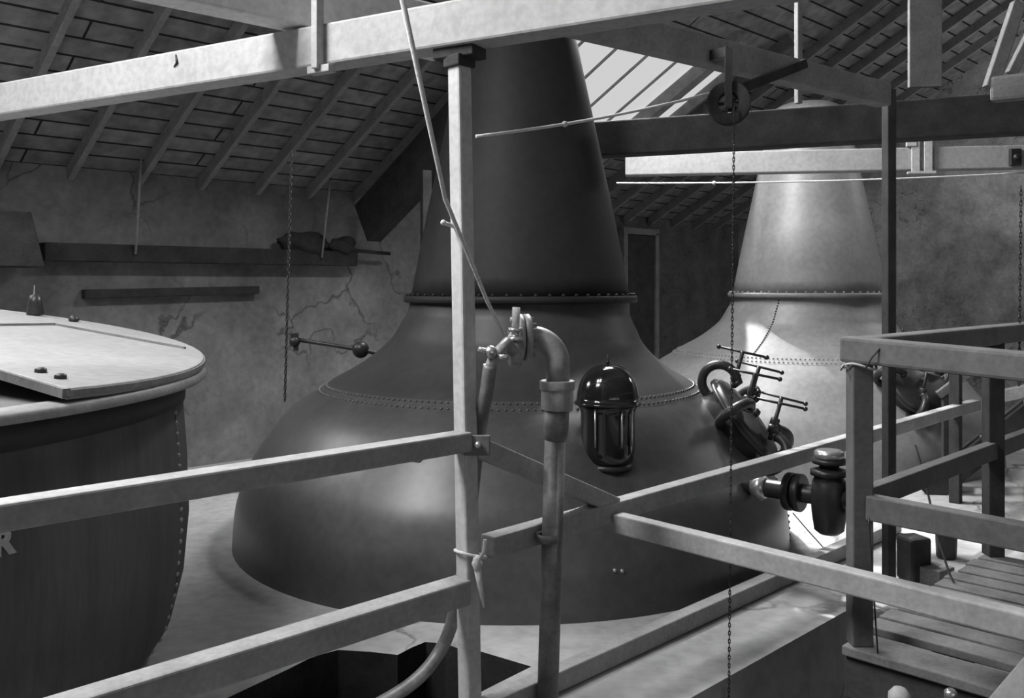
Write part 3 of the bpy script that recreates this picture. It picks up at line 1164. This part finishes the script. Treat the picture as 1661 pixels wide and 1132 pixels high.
# ------------------------------------------------------------------ near railing and tall post
RV = -2.87
pb_ = U(2.62, RV, 0)
top = U(2.62, RV, 2.84) + Vector((-.047, 0, 0))
t = Thing('roof_post', 'tall pale square post carrying the front beam, where the railings meet', 'post', pb_)
t.part('shaft', MB().bar(pb_, top, .075, .075, up=U(1, 0, 0)), M['post'], bevel=.010)
t.part('cap_block', MB().box(top + Vector((0, .02, .03)), .2, .12, .06, -.5).box(top + Vector((0, 0, -.015)), .1, .1, .05, PI / 4), M['dark_wood'], bevel=.006)
yc = U(2.62, RV - .0, 1.21)
t.part('joint_plate', MB().bar(U(2.60, RV + .055, 1.205) + Vector((-.05, -.0, 0)), U(2.60, RV + .055, 1.205) + Vector((.06, 0, 0)), .02, .085), M['rail_dark'], bevel=.004)
t.part('bolt', MB().ball(U(2.60, RV + .055, 1.205) + Vector((.01, -.02, .005)), .015), M['steel'])
t.part('peg', MB().tube([P(738, 368, 3.86), P(719, 361, 3.80)], .009, 8).ball(P(719, 361, 3.80), .012), M['rope'])

t = Thing('guard_railing', 'pale two-rail railing running from the tall post to the lower left', 'railing', U(2.2, RV, 0))
t.part('top_rail', MB().bar(U(2.58, RV + .01, 1.262), U(-.6, RV + .01, 1.262), .095, .082, top=True), M['rail'], bevel=.008)
t.part('lower_rail', MB().bar(U(2.57, RV + .01, .648), U(-.6, RV + .01, .648), .105, .105, top=True), M['rail'], bevel=.008)
for u in (-.5,):
    t.part('post', MB().bar(U(u, RV - .08, 0), U(u, RV - .08, 1.2), .08, .08, up=U(1, 0, 0)), M['rail'], bevel=.008)

# right-hand railing, on the lower level
RA = -2.85
t = Thing('guard_railing', 'two-rail railing running from the tall post back along the cement floor to the right', 'railing', U(5, RA, 0))
t.part('top_rail', MB().bar(U(2.70, RA, .80), U(8.75, RA, .86), .085, .095, top=True), M['rail'], bevel=.008)
t.part('lower_rail', MB().bar(U(2.70, RA, .10), U(7.0, RA, .10), .085, .095, top=True), M['rail'], bevel=.008)
t.part('post', MB().bar(U(8.3, RA - .02, 0), U(8.3, RA - .02, 1.14), .09, .075, up=U(1, 0, 0)), M['dark_wood'], bevel=.008)
lk0, lk1 = U(2.67, RV, 1.225), P(998, 806, 4.55)
t = single('link_rail', MB().bar(lk0, lk1, .075, .085, top=True), M['rail'],
           'short sloping rail joining the tall post down to the right-hand railing', 'rail', lk1, .008)
# cross rail B towards the right foreground
b0, b1 = P(1001, 828, 4.48), P(1720, 1012, 3.04)
b0.z = b1.z = .76
single('cross_rail', MB().bar(b0, b1, .075, .092, top=True), M['rail'],
       'long pale rail crossing from the right-hand railing to the lower right corner', 'rail', b0, .008)

# ------------------------------------------------------------------ landing with its own railing
t = Thing('timber_landing', 'raised timber landing with gapped boards at the lower right', 'landing', U(4.4, -.9, -1.3))
DV0, DV1, DZ = -1.69, .9, .42
t.part('front_tread', MB().bar(U(3.70, DV0, .40), U(3.70, DV1, .40), .2, .04, top=True), M['board'], bevel=.006)
u = 3.90
while u < 5.35:
    wv = .128
    t.part('board', MB().bar(U(u, DV0 + random.uniform(-.015, .015), DZ), U(u, DV1, DZ), wv, .035, top=True), M['board'], bevel=.005)
    u += wv + .026
for v in (-1.4, -.3, .7):
    t.part('joist', MB().bar(U(3.66, v, .31), U(5.35, v, .31), .07, .12), M['dark_wood'], bevel=.005)
t.part('fascia', MB().bar(U(3.64, DV0, .27), U(3.64, DV1, .27), .03, .18), M['dark_wood'], bevel=.005)
for (uu, vv) in ((3.75, -1.4), (3.75, .7), (5.1, -1.4), (5.1, .7)):
    t.part('leg', MB().box(U(uu, vv, -.525), .09, .09, 1.55, PI / 4), M['dark_wood'], bevel=.005)

MP = Vector((1.432, 3.76, 0))
t = Thing('landing_railing', 'grey timber handrail with square posts round the landing at the right', 'railing', Vector((MP.x, MP.y, .4)))
t.part('corner_post', MB().bar(Vector((MP.x, MP.y, .40)), Vector((MP.x, MP.y, 1.60)), .085, .085, up=(0, 1, 0)), M['rail_dim'], bevel=.006)
u0 = (MP.x + MP.y) / R2
v0 = (MP.x - MP.y) / R2
t.part('handrail', MB().bar(U(u0, v0 - .06, 1.665), U(u0, v0 + 1.6, 1.585), .115, .105, top=True), M['rail_dark'], bevel=.014)
t.part('handrail', MB().bar(U(u0 + .0, v0 - .01, 1.66), U(u0 + 3.0, v0 - .01, 1.66), .12, .10, top=True), M['rail_dark'], bevel=.014)
t.part('mid_rail', MB().bar(U(u0 - .0, v0 + .04, 1.02), U(u0 + .0, v0 + 1.6, .99), .07, .1, top=True), M['rail_dim'], bevel=.006)
t.part('mid_rail', MB().bar(U(u0 + .04, v0, 1.035), U(u0 + 3.0, v0, 1.035), .06, .09, top=True), M['rail_dim'], bevel=.006)
t.part('post', MB().bar(Vector((2.60, 4.93, .42)), Vector((2.60, 4.93, 1.57)), .085, .085, up=(0, 1, 0)), M['dark_wood'], bevel=.006)
t.part('post', MB().bar(U(u0 + 2.95, v0, 0), U(u0 + 2.95, v0, 1.57), .085, .085, up=(0, 1, 0)), M['dark_wood'], bevel=.006)

# stair beyond the landing
t = Thing('timber_stair', 'dark open timber stair rising to the right beyond the landing', 'stair', P(1512, 800, 8.25))
sa, sb = P(1503, 803, 8.22), P(1760, 600, 8.1)
off = Vector((.15, .30, 0))
t.part('string', MB().bar(sa, sb, .05, .2), M['dark_wood'], bevel=.005)
t.part('string', MB().bar(sa + off, sb + off, .05, .2), M['dark_wood'], bevel=.005)
for k in range(1, 7):
    q = sa.lerp(sb, k / 7)
    t.part('tread', MB().bar(q, q + off, .22, .035), M['mid_wood'], bevel=.004)
t.part('handrail', MB().bar(P(1518, 636, 8.2), P(1720, 482, 8.05), .06, .07, top=True), M['rail_dark'], bevel=.005)
t.part('baluster', MB().bar(P(1533, 775, 8.2), P(1533, 628, 8.2), .05, .05, up=(0, 1, 0)), M['dark_wood'], bevel=.004)
pl = P(1626, 632, 9.6)
single('plank', MB().bar(pl, P(1720, 612, 9.3), .3, .12, top=True), M['grey_wood'],
       'pale plank lying level far back at the right edge', 'plank', pl, .006)

# things on the lit floor beyond
q = ground(1482, 940)
single('wooden_block', MB().box((q.x, q.y, .14), .15, .16, .28, .3), M['dark_wood'], 'dark upright wooden block on the lit floor behind the landing', 'block', (q.x, q.y, 0), .02)
q = ground(1512, 945)
single('wooden_box', MB().box((q.x, q.y, .055), .17, .2, .11, .6), M['mid_wood'], 'low grey box on the lit floor beside the dark block', 'box', (q.x, q.y, 0), .006)
q = ground(1535, 905)
single('iron_canister', MB().lathe([(.06, 0), (.066, .02), (.07, .14), (.066, .25), (.05, .28), (.02, .3)], (q.x, q.y, 0), n=24), M['iron'],
       'dark rounded canister standing behind the low grey box', 'canister', (q.x, q.y, 0))

# fittings down in the well at lower right
q = P(1459, 1118, 3.3)
single('bollard', MB().lathe([(.03, -1.3), (.03, q.z - .06), (.04, q.z - .04), (.038, q.z - .015), (.022, q.z + .004), (.004, q.z + .01)],
                             (q.x, q.y, 0), n=20), M['whitewash'], 'pale round-topped upright in the dark well at the bottom right', 'bollard', (q.x, q.y, -1.3))
q = P(1542, 1124, 3.3)
single('spindle', MB().lathe([(.02, -1.3), (.02, q.z - .05), (.03, q.z - .045), (.03, q.z - .03), (.014, q.z - .025), (.022, q.z - .012), (.022, q.z + .006), (.012, q.z + .015)],
                             (q.x, q.y, 0), n=20), M['steel'], 'bright metal valve spindle in the dark well at the bottom right', 'spindle', (q.x, q.y, -1.3))
single('handrail', MB().bar(P(1560, 1235, 2.7), P(1740, 1020, 3.0), .1, .05), M['rail_dark'],
       'pale slanting handrail end in the extreme lower right corner', 'rail', P(1600, 1180, 2.7), .01)

# ------------------------------------------------------------------ stand pipe
py_ = 4.05
f0 = P(889, 900, py_)
t = Thing('stand_pipe', 'scuffed vertical pipe with an elbow and a metal cock in front of the near still', 'pipe', Vector((f0.x, f0.y, 0)))
q0, q1 = P(888, 1200, py_), P(901, 690, py_)
q0.z = 0
t.part('riser', MB().tube([q0, q1], .047, 24), M['pipe'])
t.part('socket', MB().tube([P(901, 714, py_), P(902, 700, py_), P(903, 662, py_)], [.049, .056, .057], 24), M['pipe'])
t.part('union_nut', MB().tube([P(903, 665, py_), P(904, 630, py_)], .071, 8).tube([P(904, 632, py_), P(904, 617, py_)], .078, 24), M['pipe_pale'], bevel=.004)
el = []
c0 = P(905, 622, py_)
el.append(c0)
c1 = P(905, 590, py_)
el.append(c1)
rad = .115
fd = Vector((-.96, .28, 0)).normalized()
for k in range(1, 10):
    a_ = PI / 2 * k / 9
    el.append(c1 + fd * rad * (1 - math.cos(a_)) + Vector((0, 0, rad * math.sin(a_))))
el.append(el[-1] + fd * .02)
t.part('elbow', MB().tube(el, .052, 24), M['pipe_pale'])
fe = el[-1]
ff = Vector((-.86, -.5, .05)).normalized()
fd2 = Vector((-.985, -.16, .0)).normalized()
fl_ = t.part('flange', MB().lathe([(.10, -.005), (.105, 0), (.105, .02), (.1, .024)], fe, fd2, 32).lathe([(.1, .028), (.105, .032), (.105, .05), (.098, .056)], fe, fd2, 32), M['pipe_pale'])
e1 = fd2.cross(Vector((0, 0, 1))).normalized()
for k in range(6):
    a_ = 2 * PI * k / 6 + .3
    q = fe + (e1 * math.cos(a_) + Vector((0, 0, 1)) * math.sin(a_)) * .082
    t.part('flange_bolt', MB().tube([q - fd2 * .025, q + fd2 * .08], .012, 6), M['pipe_pale'], fl_)
k0 = fe + fd2 * .056
kk = P(836, 575, 3.95)
t.part('cock_body', MB().tube([k0, kk + Vector((.02, 0, .0)), kk], [.04, .026, .024], 16).lathe([(.018, -.055), (.03, -.045), (.034, 0), (.03, .045), (.022, .062)], kk, n=20), M['pipe_pale'])
t.part('gland', MB().lathe([(.03, .058), (.036, .062), (.036, .076), (.018, .08), (.018, .096), (.032, .1), (.032, .115)], kk, n=16), M['steel'])
t.part('stem', MB().tube([kk + Vector((0, 0, .11)), kk + Vector((0.004, 0, .205))], .017, 12), M['rope'])
sp = [kk, P(822, 556, 3.9), P(805, 574, 3.86), P(797, 590, 3.84), P(795, 600, 3.84)]
t.part('spout', MB().tube(sp, [.03, .026, .024, .024, .026], 14), M['pipe_pale'])
cp = P(796, 571, 3.82)
t.part('tap_handle', MB().ball(cp, .028, 14).tube([cp, P(776, 566, 3.80)], .011, 8).tube([P(806, 578, 3.82), P(826, 580, 3.82)], .011, 8), M['steel'])
t.part('bracket_strap', MB().lathe([(.05, -.018), (.056, -.018), (.056, .018), (.05, .018), (.05, -.018)], P(890, 871, py_), n=24, caps=False)
       .bar(P(890, 871, py_) + Vector((-.05, .0, 0)), U(3.05, RA + .045, P(890, 871, py_).z), .012, .034), M['pipe'])
# hose
hs = [P(795, 592, 3.84), P(790, 630, 3.86), P(782, 672, 3.9), P(776, 712, 3.99), P(766, 800, 4.05), P(756, 900, 4.07), P(742, 965, 4.05), P(733, 1010, 4.1),
      P(718, 1048, 4.15), P(692, 1086, 4.1), P(655, 1118, 4.05), P(600, 1150, 4.0)]
hs2 = []
for i in range(len(hs) - 1):
    p0, p1, p2, p3 = hs[max(i - 1, 0)], hs[i], hs[i + 1], hs[min(i + 2, len(hs) - 1)]
    for k in range(5):
        w_ = k / 5
        hs2.append(.5 * (2 * p1 + (p2 - p0) * w_ + (2 * p0 - 5 * p1 + 4 * p2 - p3) * w_ ** 2 + (3 * p1 - p0 - 3 * p2 + p3) * w_ ** 3))
hs2.append(hs[-1])
single('hose', MB().tube(hs2, .03, 14), M['pipe'], 'thick worn hose hanging from the metal cock behind the tall post into the hole', 'hose', hs2[-1])
# control rod
single('control_rod', MB().tube([P(640, -60, 3.02), P(722, 322, 3.55), P(790, 488, 3.75), P(818, 545, 3.85)], [.0105, .009, .008, .007], 10), M['rope'],
       'long pale rod slanting from the top down across the tall post to the cock', 'rod', P(818, 545, 3.85))

# cords
rc = []
for k in range(21):
    a_ = 2 * PI * k / 20
    rc.append(Vector((pb_.x + .066 * math.cos(a_), pb_.y + .066 * math.sin(a_), .735 + .02 * math.cos(a_ + 2.4))))
kt = Vector((pb_.x + .03, pb_.y - .075, .715))
t = Thing('cord', 'knotted pale cord tied round the tall post above the lower rail', 'cord', kt)
t.part('loop', MB().tube(rc, .007, 8, caps=False), M['rope'])
t.part('knot', lump(kt, .022, .022, .032, 5), M['rope'])
t.part('loose_end', MB().tube([kt, kt + Vector((.012, 0, -.08)), kt + Vector((.03, -.01, -.18))], [.016, .013, .005], 8).tube([kt, kt + Vector((.03, 0, .05)), kt + Vector((.035, 0, .1))], .008, 8), M['rope'])
rc = []
for k in range(25):
    a_ = 2 * PI * k / 24
    rc.append(Vector((MP.x + .066 * math.cos(a_), MP.y + .066 * math.sin(a_), 1.545 + .012 * math.sin(2 * a_))))
t = Thing('cord', 'thin cord tied round the corner post of the landing under its handrail', 'cord', rc[0])
t.part('loop', MB().tube(rc, .005, 8, caps=False), M['rope'])
t.part('loose_end', MB().tube([rc[12], P(1364, 600, 3.74), P(1370, 592, 3.72)], .003, 6), M['rope_dark'])
t.part('wrap', MB().tube([P(1405, 596, 3.68), P(1414, 580, 3.64), P(1432, 560, 3.645), P(1440, 556, 3.72)], .004, 6), M['rope_dark'])
wl = catenary(P(1409, 840, 3.66), P(1424, 1062, 3.66), 0)
single('wire', MB().tube(wl, .0035, 6), M['iron'], 'thin dark wire hanging down beside the landing corner post', 'wire', wl[-1])
rl = [P(1484, 720, 4.62), P(1496, 760, 4.62), P(1508, 812, 4.62), P(1520, 870, 4.56), P(1540, 930, 4.48), P(1562, 975, 4.44), P(1598, 1010, 4.05), P(1640, 1052, 3.78)]
single('rope', MB().tube(rl, .006, 8), M['rope_dark'], 'dark slack rope trailing down across the landing boards', 'rope', rl[-1])
